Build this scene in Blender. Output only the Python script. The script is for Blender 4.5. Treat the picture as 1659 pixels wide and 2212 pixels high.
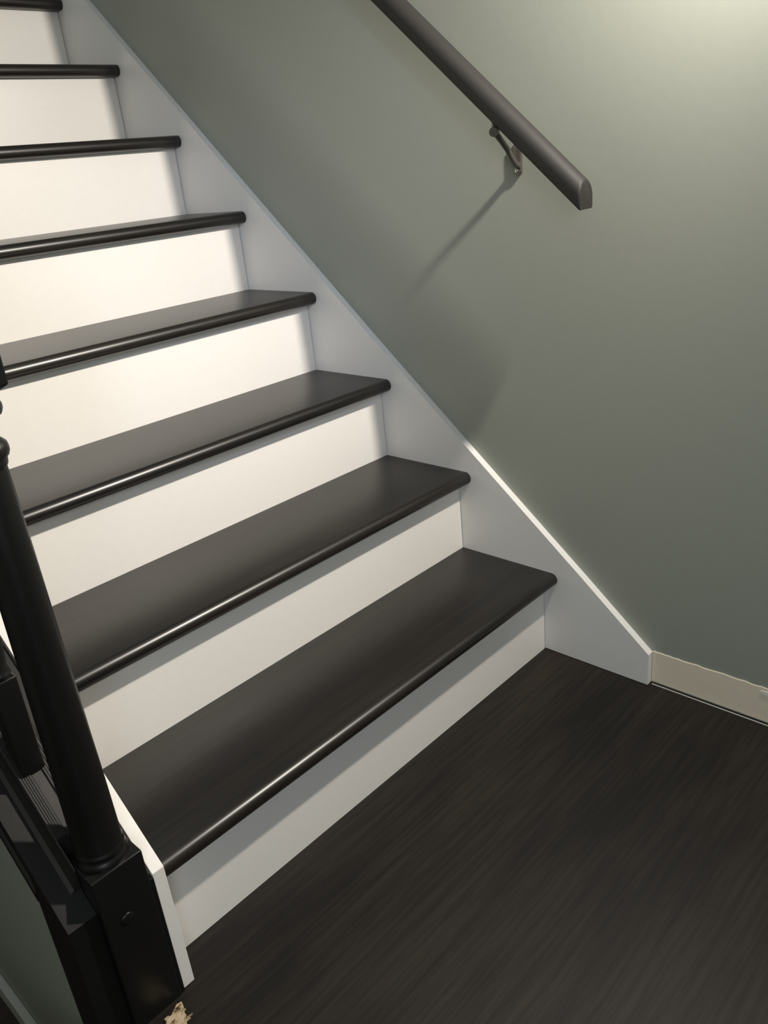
import bpy, bmesh, math, random
from mathutils import Matrix, Vector
random.seed(7)
for o in list(bpy.data.objects): bpy.data.objects.remove(o)
SC = bpy.context.scene
COL = SC.collection

# ---------------------------------------------------------------- camera
cam_d = bpy.data.cameras.new('camera'); cam = bpy.data.objects.new('camera', cam_d); COL.objects.link(cam)
cam_d.sensor_fit = 'VERTICAL'; cam_d.sensor_height = 36.0; cam_d.sensor_width = 27.0
cam_d.lens = 1760.036 / 2212 * 36.0
cam_d.clip_start = 0.02
cam.matrix_world = (Matrix.Translation((-1.325634, -0.870819, 1.039048)) @ Matrix.Rotation(-0.780601, 4, 'Z')
                    @ Matrix.Rotation(1.165115, 4, 'X') @ Matrix.Rotation(-0.104640, 4, 'Z'))
SC.camera = cam
# ---------------------------------------------------------------- world, lights, exposure
w = bpy.data.worlds.new('world'); SC.world = w; w.use_nodes = True
w.node_tree.nodes['Background'].inputs[0].default_value = (0.80, 0.92, 1.0, 1)
w.node_tree.nodes['Background'].inputs[1].default_value = 0.45
def lamp(name, kind, loc, energy, colour, **k):
    d = bpy.data.lights.new(name, kind); o = bpy.data.objects.new(name, d); COL.objects.link(o)
    o.location = loc; d.energy = energy; d.color = colour
    for a, v in k.items(): setattr(d, a, v)
    return o
sconce = lamp('sconce_lamp', 'AREA', (-0.11, -0.54, 1.55), 32.0, (1.0, 0.93, 0.845), shape='DISK', size=0.052)
sconce.rotation_euler = Vector((-0.68, 0.66, -0.34)).to_track_quat('-Z', 'Y').to_euler()
hall = lamp('hall_fill_light', 'AREA', (-2.0, -2.0, 1.25), 25.0, (0.86, 0.92, 1.0), size=1.3)  # added soft cool fill from behind the camera, not an actual window
hall.rotation_euler = (Vector((0, 0.4, 0.4)) - Vector((-2.0, -2.0, 1.25))).to_track_quat('-Z', 'Y').to_euler()
spot = lamp('cool_fill_spot', 'SPOT', (-1.9, -1.5, 1.95), 70.0, (0.74, 0.80, 1.0), spot_size=math.radians(24), spot_blend=1.0, shadow_soft_size=0.16)  # added cool fill on the middle steps and skirt, no real fixture
spot.rotation_euler = (Vector((-0.05, 0.78, 0.80)) - Vector((-1.9, -1.5, 1.95))).to_track_quat('-Z', 'Y').to_euler()
SC.view_settings.view_transform = 'Standard'; SC.view_settings.look = 'None'
SC.view_settings.gamma = 1.0; SC.view_settings.use_curve_mapping = False
SC.view_settings.exposure = 0.0

# ---------------------------------------------------------------- materials
def mat(name, rgb, rough=0.5, spec=0.5, coat=0.0, metal=0.0):
    m = bpy.data.materials.new(name); m.use_nodes = True
    b = m.node_tree.nodes['Principled BSDF']
    b.inputs['Base Color'].default_value = (*rgb, 1); b.inputs['Roughness'].default_value = rough
    b.inputs['Specular IOR Level'].default_value = spec; b.inputs['Coat Weight'].default_value = coat
    b.inputs['Metallic'].default_value = metal
    return m, m.node_tree, b
def add_noise(nt, b, scale, dist, mapping=(1, 1, 1), detail=4, rough=0.55):
    tc = nt.nodes.new('ShaderNodeTexCoord'); mp = nt.nodes.new('ShaderNodeMapping'); n = nt.nodes.new('ShaderNodeTexNoise')
    mp.inputs['Scale'].default_value = mapping; n.inputs['Scale'].default_value = scale
    n.inputs['Detail'].default_value = detail; n.inputs['Roughness'].default_value = rough
    nt.links.new(tc.outputs['Object'], mp.inputs[0]); nt.links.new(mp.outputs[0], n.inputs['Vector'])
    if dist:
        bu = nt.nodes.new('ShaderNodeBump'); bu.inputs['Strength'].default_value = 1.0; bu.inputs['Distance'].default_value = dist
        nt.links.new(n.outputs['Fac'], bu.inputs['Height']); nt.links.new(bu.outputs[0], b.inputs['Normal'])
    return n
def ramp(nt, src, b, stops, sock='Base Color'):
    r = nt.nodes.new('ShaderNodeValToRGB'); e = r.color_ramp.elements
    while len(e) < len(stops): e.new(0.5)
    for i, (p, c) in enumerate(stops): e[i].position = p; e[i].color = (*c, 1)
    nt.links.new(src.outputs['Fac'], r.inputs[0])
    nt.links.new(r.outputs[0], b.inputs[sock]); return r
def paint(name, rgb, rough, bump=0.0002, spec=0.5):
    m, nt, b = mat(name, rgb, rough, spec)
    n = add_noise(nt, b, 60, bump)
    ramp(nt, n, b, [(0.3, tuple(c * 0.99 for c in rgb)), (0.7, tuple(c * 1.01 for c in rgb))])
    return m
def wood(name, dark, light, rough, k, bump, spec=0.5):
    m, nt, b = mat(name, dark, rough, spec)
    n = add_noise(nt, b, 1.0, bump, mapping=(5 * k, 110 * k, 110 * k), detail=6, rough=0.65)
    n2 = add_noise(nt, b, 1.0, 0, mapping=(1.6, 6, 6), detail=3)
    mx = nt.nodes.new('ShaderNodeMath'); mx.operation = 'MULTIPLY'
    nt.links.new(n.outputs['Fac'], mx.inputs[0]); nt.links.new(n2.outputs['Fac'], mx.inputs[1])
    r = nt.nodes.new('ShaderNodeValToRGB'); e = r.color_ramp.elements
    e[0].position = 0.16; e[0].color = (*dark, 1); e[1].position = 0.42; e[1].color = (*light, 1)
    nt.links.new(mx.outputs[0], r.inputs[0]); nt.links.new(r.outputs[0], b.inputs['Base Color'])
    return m
SAGE = paint('sage_wall_paint', (0.315, 0.333, 0.285), 0.50, 0.00012)
WHITE = paint('white_satin_paint', (0.82, 0.79, 0.735), 0.38, 0.00003)
SKIRT = paint('white_skirt_paint', (0.78, 0.77, 0.74), 0.42, 0.00008)
OLDWHITE = paint('aged_cream_paint', (0.80, 0.72, 0.57), 0.55, 0.0003)
HALLWHITE = paint('hall_trim_paint', (0.50, 0.50, 0.45), 0.5, 0.0003)
CEIL = paint('ceiling_paint', (0.72, 0.72, 0.70), 0.8)
TREAD = wood('dark_tread_wood', (0.0065, 0.0053, 0.0043), (0.018, 0.0142, 0.0108), 0.34, 1.0, 0.00006, 0.6)
FLOOR = wood('dark_floor_wood', (0.006, 0.005, 0.0040), (0.027, 0.0205, 0.0145), 0.55, 1.0, 0.0002, 0.25)
HALLFLOOR = wood('brown_hall_wood', (0.030, 0.017, 0.010), (0.075, 0.045, 0.028), 0.5, 1.0, 0.0002)
BLACK = paint('black_gloss_paint', (0.006, 0.006, 0.0055), 0.36, 0.0001, 0.40)
RIB = paint('black_satin_fillet', (0.014, 0.013, 0.012), 0.38, 0.0001)
RAILM = paint('charcoal_rail_paint', (0.020, 0.019, 0.0175), 0.58, 0.0001, 0.22)
BRONZE, _, _ = mat('bronze_bracket_metal', (0.17, 0.16, 0.145), 0.35, 0.5, 0, 0.8)
SCREW, _, _ = mat('screw_steel', (0.75, 0.73, 0.68), 0.2, 0.5, 0, 1.0)
m_, nt_, b_ = mat('torn_plywood', (0.4, 0.3, 0.18), 0.85)
ramp(nt_, add_noise(nt_, b_, 90, 0.003), b_, [(0.34, (0.07, 0.04, 0.02)), (0.47, (0.42, 0.31, 0.17)), (0.7, (0.55, 0.47, 0.36))])
PLY = m_

# ---------------------------------------------------------------- helpers
def link(name, me, m, parent=None, smooth=False):
    o = bpy.data.objects.new(name, me); COL.objects.link(o)
    if m: me.materials.append(m)
    if parent: o.parent = parent
    if smooth:
        for p in me.polygons: p.use_smooth = True
    return o
def fin(name, bm, m, parent=None, smooth=False, bevel=0.0, seg=2, loc=None):
    """loc: world place of the object's origin (at the thing's base)"""
    if bevel:
        bmesh.ops.bevel(bm, geom=list(bm.edges), offset=bevel, segments=seg, affect='EDGES', clamp_overlap=True, profile=0.6)
    bmesh.ops.recalc_face_normals(bm, faces=bm.faces)
    me = bpy.data.meshes.new(name); bm.to_mesh(me); bm.free()
    if smooth:
        me.shade_smooth()
        try: me.set_sharp_from_angle(angle=math.radians(35))
        except Exception: pass
    o = bpy.data.objects.new(name, me); COL.objects.link(o); me.materials.append(m)
    if parent:
        o.parent = parent; o.matrix_parent_inverse = Matrix.Translation(-parent_loc(parent))
    return o
def parent_loc(p):
    v = Vector(p.location)
    return v
def tag(o, label=None, cat=None, group=None, kind=None):
    if label: o['label'] = label
    if cat: o['category'] = cat
    if group: o['group'] = group
    if kind: o['kind'] = kind
    return o
def empty(name, loc, label, cat, group=None):
    o = bpy.data.objects.new(name, None); COL.objects.link(o); o.location = loc; o.empty_display_size = 0.05
    return tag(o, label, cat, group)
def prism(poly, axis, a, b, bm=None):
    """extrude a 2-D polygon along an axis; poly coords are the other two axes in xyz order"""
    bm = bm or bmesh.new()
    def P(u, v, t):
        return (t, u, v) if axis == 0 else ((u, t, v) if axis == 1 else (u, v, t))
    A = [bm.verts.new(P(u, v, a)) for u, v in poly]; B = [bm.verts.new(P(u, v, b)) for u, v in poly]
    n = len(poly)
    bm.faces.new(A); bm.faces.new(list(reversed(B)))
    for i in range(n): bm.faces.new((A[i], A[(i + 1) % n], B[(i + 1) % n], B[i]))
    return bm
def box(x0, x1, y0, y1, z0, z1, bm=None):
    return prism([(x0, y0), (x1, y0), (x1, y1), (x0, y1)], 2, z0, z1, bm)
def lathe(prof, cx, cy, seg=64, bm=None):
    bm = bm or bmesh.new(); rings = []
    for r, z in prof:
        rings.append([bm.verts.new((cx + r * math.cos(2 * math.pi * i / seg), cy + r * math.sin(2 * math.pi * i / seg), z)) for i in range(seg)])
    for a, b in zip(rings, rings[1:]):
        for i in range(seg): bm.faces.new((a[i], a[(i + 1) % seg], b[(i + 1) % seg], b[i]))
    bm.faces.new(rings[0]); bm.faces.new(list(reversed(rings[-1])))
    return bm
def tube(pts, r, seg=14, bm=None, flat=1.0):
    bm = bm or bmesh.new(); pts = [Vector(p) for p in pts]; rings = []
    for i, p in enumerate(pts):
        t = (pts[min(i + 1, len(pts) - 1)] - pts[max(i - 1, 0)]).normalized()
        a = t.cross(Vector((0, 1, 0)))
        a = a.normalized() if a.length > 1e-4 else Vector((1, 0, 0)); b = t.cross(a).normalized()
        rr = r[i] if isinstance(r, (list, tuple)) else r
        rings.append([bm.verts.new(p + a * rr * flat * math.cos(2 * math.pi * k / seg) + b * rr * math.sin(2 * math.pi * k / seg)) for k in range(seg)])
    for a, b in zip(rings, rings[1:]):
        for i in range(seg): bm.faces.new((a[i], a[(i + 1) % seg], b[(i + 1) % seg], b[i]))
    bm.faces.new(rings[0]); bm.faces.new(list(reversed(rings[-1])))
    return bm
def structure(name, bm, m, label, **k):
    return tag(fin(name, bm, m, **k), label, kind='structure')

# ---------------------------------------------------------------- room shell
WX = 0.017
LOW = -0.388                       # hall floor, two risers below the landing
structure('floor', prism([(-2.3, -2.3), (WX, -2.3), (WX, 0.013), (-1.0873, 0.013), (-1.0873, -0.052), (-2.3, -0.052)], 2, -0.03, 0.0), FLOOR,
          'dark brown stained wood landing floor at the foot of the stairs')
structure('floor_2', box(-2.3, -1.11, -0.10, 3.2, LOW - 0.03, LOW), HALLFLOOR,
          'brown wood hall floor below the landing, beyond the black newel post')
structure('wall_right', box(WX, WX + 0.1, -2.3, 3.2, LOW, 3.4), SAGE, 'sage green painted wall beside the stairs')
structure('wall_back', box(-2.3, WX + 0.1, -2.4, -2.3, LOW, 3.4), SAGE, 'sage green wall behind the landing')
structure('wall_left', box(-2.4, -2.3, -2.4, 3.2, LOW, 3.4), SAGE, 'sage green wall on the far side of the hall')
structure('wall_front', box(-2.3, WX + 0.1, 3.2, 3.3, LOW, 3.4), SAGE, 'sage green wall at the end of the stairwell')
structure('wall_landing', box(-2.3, -1.14, -0.10, -0.053, LOW, -0.03), SAGE, 'sage green drop below the landing edge')
structure('ceiling', box(-2.4, WX + 0.1, -2.4, 0.5, 2.55, 2.6), CEIL, 'white ceiling above the landing')

# ---------------------------------------------------------------- staircase
Y = [0.0, 0.21855, 0.43593, 0.65446, 0.87509, 1.09274, 1.3129, 1.53303, 1.7521, 1.9712, 2.19]
Z = [0.0, 0.19642, 0.38804, 0.57717, 0.76743, 0.95762, 1.14764, 1.33757, 1.52642, 1.7164, 1.9064]
TT, NOSE, R = 0.0284, 0.0343, 0.0142
XL, XR = -0.9915, -0.0011
stair = empty('staircase', (-0.5, 0, 0), 'straight staircase with dark brown treads and white painted risers beside the sage wall', 'staircase')
SLOPE = 0.875
def tread_bm(k):
    yf, yb, zt = Y[k - 1] - NOSE, Y[k] - 0.0004, Z[k]
    pts = [(yb, zt)]
    for i in range(11):
        a = math.pi / 2 + math.pi * i / 10
        pts.append((yf + R + R * math.cos(a), zt - R + R * math.sin(a)))
    pts.append((yb, zt - TT))
    return prism(pts, 0, XL, XR + 0.0008)
for k in range(1, 11):
    fin('tread', tread_bm(k), TREAD, stair, smooth=True)
    fin('riser', box(XL, XR - 0.0006, Y[k - 1], Y[k - 1] + 0.012, Z[k - 1], Z[k] - TT - 0.0002), WHITE, stair)
# sloping white skirt board against the wall
top = [(-0.2455, 0.0733), (-0.0966, 0.2022), (0.2087, 0.4622), (0.4588, 0.6784), (0.92, 1.086), (1.386, 1.501), (2.3, 2.312)]
sk = [(-0.2455, 0.0008)] + top + [(2.3, 1.75), (0.42, 0.0008)]
s = fin('skirt_board', prism(sk, 0, 0.0, WX), SKIRT, stair, bevel=0.0008, seg=2)
# outer closed stringer board
st = [(-0.055, 0.0008), (-0.055, 0.2177), (2.3, 0.2177 + 2.355 * SLOPE), (2.3, 1.6), (0.5, 0.0008)]
fin('stringer_board', prism(st, 0, -1.0095, -0.992), WHITE, stair, bevel=0.0008, seg=2)

# ---------------------------------------------------------------- knee wall under the balustrade, its base trim
kw = [(0.0118, LOW), (0.0118, 0.2147 + 0.873 * 0.0618 - 0.03), (3.1, 0.2147 + 0.873 * 3.15 - 0.03), (3.1, LOW)]
structure('wall_knee', prism(kw, 0, -1.12, -1.0112), SAGE, 'sage green half wall below the black balustrade')
bb = box(-1.1352, -1.1202, 0.032, 3.1, LOW, LOW + 0.053)
structure('baseboard_left', bb, HALLWHITE, 'pale grey baseboard along the foot of the half wall', bevel=0.003)

# ---------------------------------------------------------------- right baseboard (thin, cream, ragged paint line)
bm = bmesh.new(); n = 90; y0, y1 = -0.2465, -2.29; A = []
for i in range(n + 1):
    t = (i / n) ** 1.6; y = y0 + (y1 - y0) * t
    z = 0.0765 + random.uniform(-0.0012, 0.0012)
    A.append([bm.verts.new((x, y, zz)) for x, zz in ((0.0148, 0.004), (0.0148, z - 0.001), (0.0152, z), (WX - 0.0003, z), (WX - 0.0003, 0.004))])
for a, b in zip(A, A[1:]):
    for j in range(5): bm.faces.new((a[j], a[(j + 1) % 5], b[(j + 1) % 5], b[j]))
bm.faces.new(A[0]); bm.faces.new(list(reversed(A[-1])))
base = tag(fin('baseboard_right', bm, OLDWHITE), 'old cream baseboard with a ragged top edge along the sage wall', kind='structure')
fin('underlay_strip', box(0.0085, 0.0105, -2.29, -0.250, 0.0, 0.0012), HALLWHITE, base)
# chipped flake of paint near the right end
bm = bmesh.new(); pts = []
for i in range(14):
    a = 2 * math.pi * i / 14; r = 1 + random.uniform(-0.25, 0.25)
    pts.append((-0.474 + 0.013 * r * math.cos(a), 0.066 + 0.0045 * r * math.sin(a)))
fin('paint_flake', prism(pts, 0, 0.0136, 0.0147), WHITE, base)

# ---------------------------------------------------------------- torn bare patch in the floor beside the newel
pp = [(-1.0237, -0.0693), (-1.031, -0.0677), (-1.037, -0.071), (-1.0444, -0.0754), (-1.0503, -0.0743), (-1.0556, -0.0801), (-1.0615, -0.0869),
      (-1.058, -0.104), (-1.0473, -0.1094), (-1.0384, -0.1042), (-1.0354, -0.0988), (-1.0291, -0.0994), (-1.0305, -0.0926), (-1.0306, -0.0872), (-1.0256, -0.0766)]
patch = fin('bare_floor_patch', prism(pp, 2, 0.0001, 0.0022), PLY)
tag(patch, 'small torn patch of bare tan plywood on the floor at the newel foot', 'patch')
bm = bmesh.new()
for i in range(16):
    x = random.uniform(-1.056, -1.028); y = random.uniform(-0.102, -0.074); a = random.uniform(0, 3.1); l = random.uniform(0.003, 0.008)
    dx, dy = l * math.cos(a), l * math.sin(a)
    box(x, x + abs(dx) + 0.001, y, y + abs(dy) * 0.3 + 0.0008, 0.0018, 0.0022 + random.uniform(0.0008, 0.003), bm)
tag(fin('splinters', bm, PLY, patch), kind='stuff')

# ---------------------------------------------------------------- newel post
NX, NY, NH = -1.0512, -0.0243, 0.03535
newel = empty('newel_post', (NX, NY, 0), 'black painted turned newel post with square base at the foot of the stairs', 'post')
bm = box(NX - NH, NX + NH, NY - NH, NY + NH, 0.0004, 0.2688)
# round the four top corners of the block: lower the corners slightly with a lathe-cut look
fin('base_block', bm, BLACK, newel, bevel=0.0022, seg=3, smooth=True)
prof = [(0.0322, 0.2686), (0.0325, 0.2715), (0.0318, 0.2750), (0.0302, 0.2775), (0.0293, 0.2795), (0.0291, 0.2815), (0.0302, 0.2830),
        (0.0309, 0.2850), (0.0306, 0.2875), (0.0296, 0.2895), (0.0290, 0.2920)]
for z, r in ((0.34, 0.0286), (0.39, 0.0282), (0.44, 0.0275), (0.50, 0.0269), (0.56, 0.0262), (0.62, 0.0256), (0.685, 0.0249), (0.75, 0.0240), (0.790, 0.0232)):
    prof.append((r, z))
fin('turned_column', lathe(prof, NX, NY), BLACK, newel, smooth=True)
ring = [(0.0232, 0.7902), (0.0250, 0.7935), (0.0256, 0.7975), (0.0258, 0.8005), (0.0282, 0.8022), (0.0297, 0.8060), (0.0300, 0.8105), (0.0290, 0.8150), (0.0262, 0.8180),
        (0.0225, 0.8215), (0.0212, 0.828), (0.0216, 0.836), (0.0240, 0.8415)]
fin('lower_ring', lathe(ring, NX, NY), BLACK, newel, smooth=True)
ring = [(0.0262, 0.8417), (0.0325, 0.8450), (0.0346, 0.8500), (0.0344, 0.8545), (0.0310, 0.8590), (0.0262, 0.8625), (0.0262, 0.8705)]
fin('upper_ring', lathe(ring, NX, NY), BLACK, newel, smooth=True)
bm = bmesh.new(); c = 0.006
for z, h in ((0.8700, NH - c), (0.8745, NH), (1.18, NH)): pass
vs = [[bm.verts.new((NX + sx * h, NY + sy * h, z)) for sx, sy in ((-1, -1), (1, -1), (1, 1), (-1, 1))] for z, h in ((0.8700, NH - c), (0.8745, NH), (1.18, NH))]
for a, b in zip(vs, vs[1:]):
    for i in range(4): bm.faces.new((a[i], a[(i + 1) % 4], b[(i + 1) % 4], b[i]))
bm.faces.new(vs[0]); bm.faces.new(list(reversed(vs[-1])))
fin('upper_block', bm, BLACK, newel, bevel=0.0016, seg=2)
bm = lathe([(0.034, 1.1802), (0.046, 1.185), (0.046, 1.195), (0.025, 1.205), (0.030, 1.222), (0.028, 1.238), (0.014, 1.247)], NX, NY)
fin('finial', bm, BLACK, newel, smooth=True)
bm = bmesh.new(); M = Matrix.Translation((-1.0565, NY - NH - 0.0005, 0.187)) @ Matrix.Rotation(math.pi / 2, 4, 'X')
bmesh.ops.create_uvsphere(bm, u_segments=20, v_segments=10, radius=0.0088, matrix=M @ Matrix.Diagonal((1, 0.85, 0.25, 1)))
fin('screw_plug', bm, BLACK, newel, smooth=True)
fin('filler_strip', box(-1.0156, -1.0100, NY - NH + 0.002, 0.011, 0.0004, 0.214), BLACK, newel, bevel=0.0008)

# boxed end of the half wall, left of the newel
bm = prism([(-0.0495, LOW), (-0.0495, 0.2150 - 0.03), (0.0110, 0.2150 - 0.03 + 0.0605 * 0.873), (0.0110, LOW)], 0, -1.1253, -1.0872)
prism([(0.0110, LOW), (0.0110, 0.2146 - 0.0296 + 0.0610 * 0.873), (0.0300, 0.2146 - 0.0296 + 0.0800 * 0.873), (0.0300, LOW)], 0, -1.1253, -1.1203, bm)
fin_end = fin('end_board', bm, BLACK, None)
tag(fin_end, 'black boxed end board of the half wall just left of the newel', 'board')

# ---------------------------------------------------------------- sloped black base rail of the balustrade
def sl(y, off): return 0.2147 + 0.873 * (y + 0.05) + off
rail_e = empty('base_rail', (-1.07, 0.05, sl(0.05, 0)), 'sloping black moulded base rail on top of the half wall', 'rail')
def sloped(profile, ya, yb, name, m, parent, smooth=False):
    """profile: (x, height above cap line, vertical) swept along the stair slope"""
    bm = bmesh.new()
    A = [bm.verts.new((x, ya, sl(ya, h))) for x, h in profile]; B = [bm.verts.new((x, yb, sl(yb, h))) for x, h in profile]
    n = len(profile); bm.faces.new(A); bm.faces.new(list(reversed(B)))
    for i in range(n): bm.faces.new((A[i], A[(i + 1) % n], B[(i + 1) % n], B[i]))
    return fin(name, bm, m, parent, smooth=smooth)
YA, YB = 0.0116, 3.05
cap = [(-1.1253, 0.0), (-1.1262, -0.003), (-1.1262, -0.011), (-1.1225, -0.0125), (-1.1225, -0.052), (-1.1262, -0.056), (-1.1270, -0.063), (-1.1262, -0.070), (-1.1225, -0.073), (-1.1225, -0.085),
       (-1.1201, -0.085), (-1.1201, -0.0298), (-1.0130, -0.0298), (-1.0130, 0.0)]
sloped(cap, 0.0302, YB, 'cap_board', BLACK, rail_e)
front = [(-1.1253, 0.0), (-1.1262, -0.003), (-1.1262, -0.011), (-1.1253, -0.0125), (-1.1253, -0.0294), (-1.0872, -0.0294), (-1.0872, 0.0)]
bm = bmesh.new()
def sweep(profile, ya, yb):
    A = [bm.verts.new((x, ya, sl(ya, h))) for x, h in profile]; B = [bm.verts.new((x, yb, sl(yb, h))) for x, h in profile]
    n = len(profile); bm.faces.new(A); bm.faces.new(list(reversed(B)))
    for i in range(n): bm.faces.new((A[i], A[(i + 1) % n], B[(i + 1) % n], B[i]))
sweep(front, -0.0500, 0.0112)
back = front[:5] + [(-1.0130, -0.0294), (-1.0130, 0.0)]
sweep(back, 0.0112, 0.0302)
fin('cap_nosing', bm, BLACK, rail_e)
shoe = [(-1.1010, 0.0003), (-1.0955, 0.004), (-1.0915, 0.016), (-1.0890, 0.028), (-1.0880, 0.030)]
x = -1.0875
for i in range(5):                          # fine reeding along the shoulder
    shoe += [(x, 0.0305), (x + 0.0018, 0.0305), (x + 0.0021, 0.0292), (x + 0.0026, 0.0292)]; x += 0.0029
shoe += [(-1.0728, 0.030), (-1.0728, 0.0270), (-1.0580, 0.0270), (-1.0580, 0.030)]
x = -1.0575
for i in range(5):
    shoe += [(x, 0.0305), (x + 0.0018, 0.0305), (x + 0.0021, 0.0292), (x + 0.0026, 0.0292)]; x += 0.0029
shoe += [(-1.0425, 0.030), (-1.0410, 0.028), (-1.0385, 0.016), (-1.0345, 0.004), (-1.0290, 0.0003)]
sloped(shoe, YA, YB, 'reeded_shoe_rail', RIB, rail_e)
sloped([(-1.1010, 0.0003), (-1.0955, 0.004), (-1.0915, 0.016), (-1.0890, 0.028), (-1.0880, 0.030), (-1.0872, 0.0303), (-1.0872, 0.0003)], -0.022, 0.0114, 'shoe_end', RIB, rail_e)

# ---------------------------------------------------------------- balusters
def baluster(y, label):
    x, s = -1.0680, 0.0155
    zb, zt = sl(y, 0.0), sl(y, 0.766)
    e = empty('baluster', (x, y, zb + 0.03), label, 'baluster', 'black balusters behind the newel')
    bm = bmesh.new(); rows = []
    for top_ in (0, 1):
        row = []
        for sx, sy in ((-1, -1), (1, -1), (1, 1), (-1, 1)):
            yy = y + sy * s; row.append(bm.verts.new((x + sx * s, yy, sl(yy, 0.0309) if not top_ else zb + 0.16)))
        rows.append(row)
    bm.faces.new(rows[0]); bm.faces.new(list(reversed(rows[1])))
    for i in range(4): bm.faces.new((rows[0][i], rows[0][(i + 1) % 4], rows[1][(i + 1) % 4], rows[1][i]))
    fin('square_foot', bm, BLACK, e, bevel=0.003, seg=3, smooth=True)
    pr = [(0.0150, zb + 0.1602), (0.0165, zb + 0.166), (0.0130, zb + 0.174), (0.0155, zb + 0.20), (0.0165, zb + 0.26), (0.0130, zb + 0.42), (0.0105, zb + 0.58), (0.0135, zb + 0.60), (0.0105, zb + 0.61), (0.0115, zt)]
    fin('turned_shaft', lathe(pr, x, y, 28), BLACK, e, smooth=True)
    return e
BY = [0.0935, 0.2080, 0.3230, 0.4380]
BL = ['black baluster standing right behind the newel post', 'second black baluster up from the newel post',
      'third black baluster up from the newel post', 'fourth black baluster up from the newel post']
for y, l in zip(BY, BL): baluster(y, l)
hr = empty('balustrade_handrail', (-1.068, 0.2, sl(0.2, 0.79)), 'black handrail on top of the balusters, above the newel', 'handrail')
sloped([(-1.095, 0.782), (-1.100, 0.80), (-1.095, 0.825), (-1.080, 0.838), (-1.056, 0.838), (-1.041, 0.825), (-1.036, 0.80), (-1.041, 0.782)], 0.013, 0.50, 'rail', BLACK, hr, True)

# ---------------------------------------------------------------- wall handrail
RS = 0.877
def rc(y): return 0.9565 + RS * (y + 0.129)
wr = empty('wall_handrail', (-0.0505, 0.045, rc(0.045) - 0.03), 'charcoal grey wooden handrail sloping down the sage wall', 'handrail')
L = math.hypot(1, RS); W, H = 0.0215, 0.0178
prof = [(-W + 0.003, -H), (-W, -H + 0.003), (-W, -H * 0.1)]
for i in range(1, 12):
    a = math.pi - math.pi * i / 12
    prof.append((W * math.cos(a), -H * 0.1 + H * 1.1 * math.sin(a)))
prof += [(W, -H * 0.1), (W, -H + 0.003), (W - 0.003, -H)]
bm = bmesh.new(); rows = []
def rr(y0, scale, plumb=True):
    row = []
    for px, ph in prof:
        px, ph = px * scale, ph * scale
        if plumb: row.append(bm.verts.new((-0.0505 + px, y0, rc(y0) + ph * L)))
        else: row.append(bm.verts.new((-0.0505 + px, y0 - ph * RS / L, rc(y0) + ph / L)))
    return row
rows = [rr(-0.1310, 0.93), rr(-0.1295, 0.985), rr(-0.127, 1.0), rr(2.4, 1.0)]
for a, b in zip(rows, rows[1:]):
    for i in range(len(prof)): bm.faces.new((a[i], a[(i + 1) % len(prof)], b[(i + 1) % len(prof)], b[i]))
bm.faces.new(rows[0]); bm.faces.new(list(reversed(rows[-1])))
fin('rail', bm, RAILM, wr, smooth=True)
# bracket: oblong wall plate, curved arm, saddle, clamp knob, screw
pl = []
for i in range(24):
    a = 2 * math.pi * i / 24; pl.append((0.0450 + 0.0080 * math.cos(a), 1.019 + 0.0080 * math.sin(a) + (0.021 if math.sin(a) > 0 else -0.021)))
br = fin('bracket', prism(pl, 0, 0.0115, WX - 0.0002), BRONZE, wr, bevel=0.0012, seg=2, smooth=True)
arm = [(0.013, 0.0435, 1.006), (0.003, 0.0430, 1.010), (-0.010, 0.0420, 1.021), (-0.024, 0.0405, 1.035), (-0.040, 0.0415, 1.050), (-0.0505, 0.043, 1.060), (-0.0515, 0.045, 1.072), (-0.0508, 0.046, rc(0.046) - H * L + 0.002)]
def child(name, bm, m, smooth=True, **k):
    o = fin(name, bm, m, None, smooth=smooth, **k); o.parent = br; return o
child('arm', tube(arm, [0.006, 0.0055, 0.005, 0.005, 0.005, 0.0055, 0.006, 0.006], bm=None), BRONZE)
bm = bmesh.new()
A = []
for yy in (0.018, 0.078):
    zz = rc(yy) - H * L
    A.append([bm.verts.new((xx, yy, zz + dz)) for xx, dz in ((-0.060, -0.0002), (-0.041, -0.0002), (-0.041, -0.004), (-0.060, -0.004))])
for i in range(4): bm.faces.new((A[0][i], A[0][(i + 1) % 4], A[1][(i + 1) % 4], A[1][i]))
bm.faces.new(A[0]); bm.faces.new(list(reversed(A[1])))
child('saddle', bm, BRONZE, smooth=False)
child('clamp_knob', tube([(-0.052, 0.045, 1.066), (-0.0595, 0.0415, 1.0655), (-0.0605, 0.041, 1.0655), (-0.0665, 0.0385, 1.065)], [0.005, 0.005, 0.0085, 0.0078], 18), BRONZE)
bm = bmesh.new(); bmesh.ops.create_uvsphere(bm, u_segments=14, v_segments=8, radius=0.004, matrix=Matrix.Translation((0.0112, 0.0465, 0.9985)) @ Matrix.Diagonal((0.5, 1, 1, 1)))
child('screw', bm, SCREW)
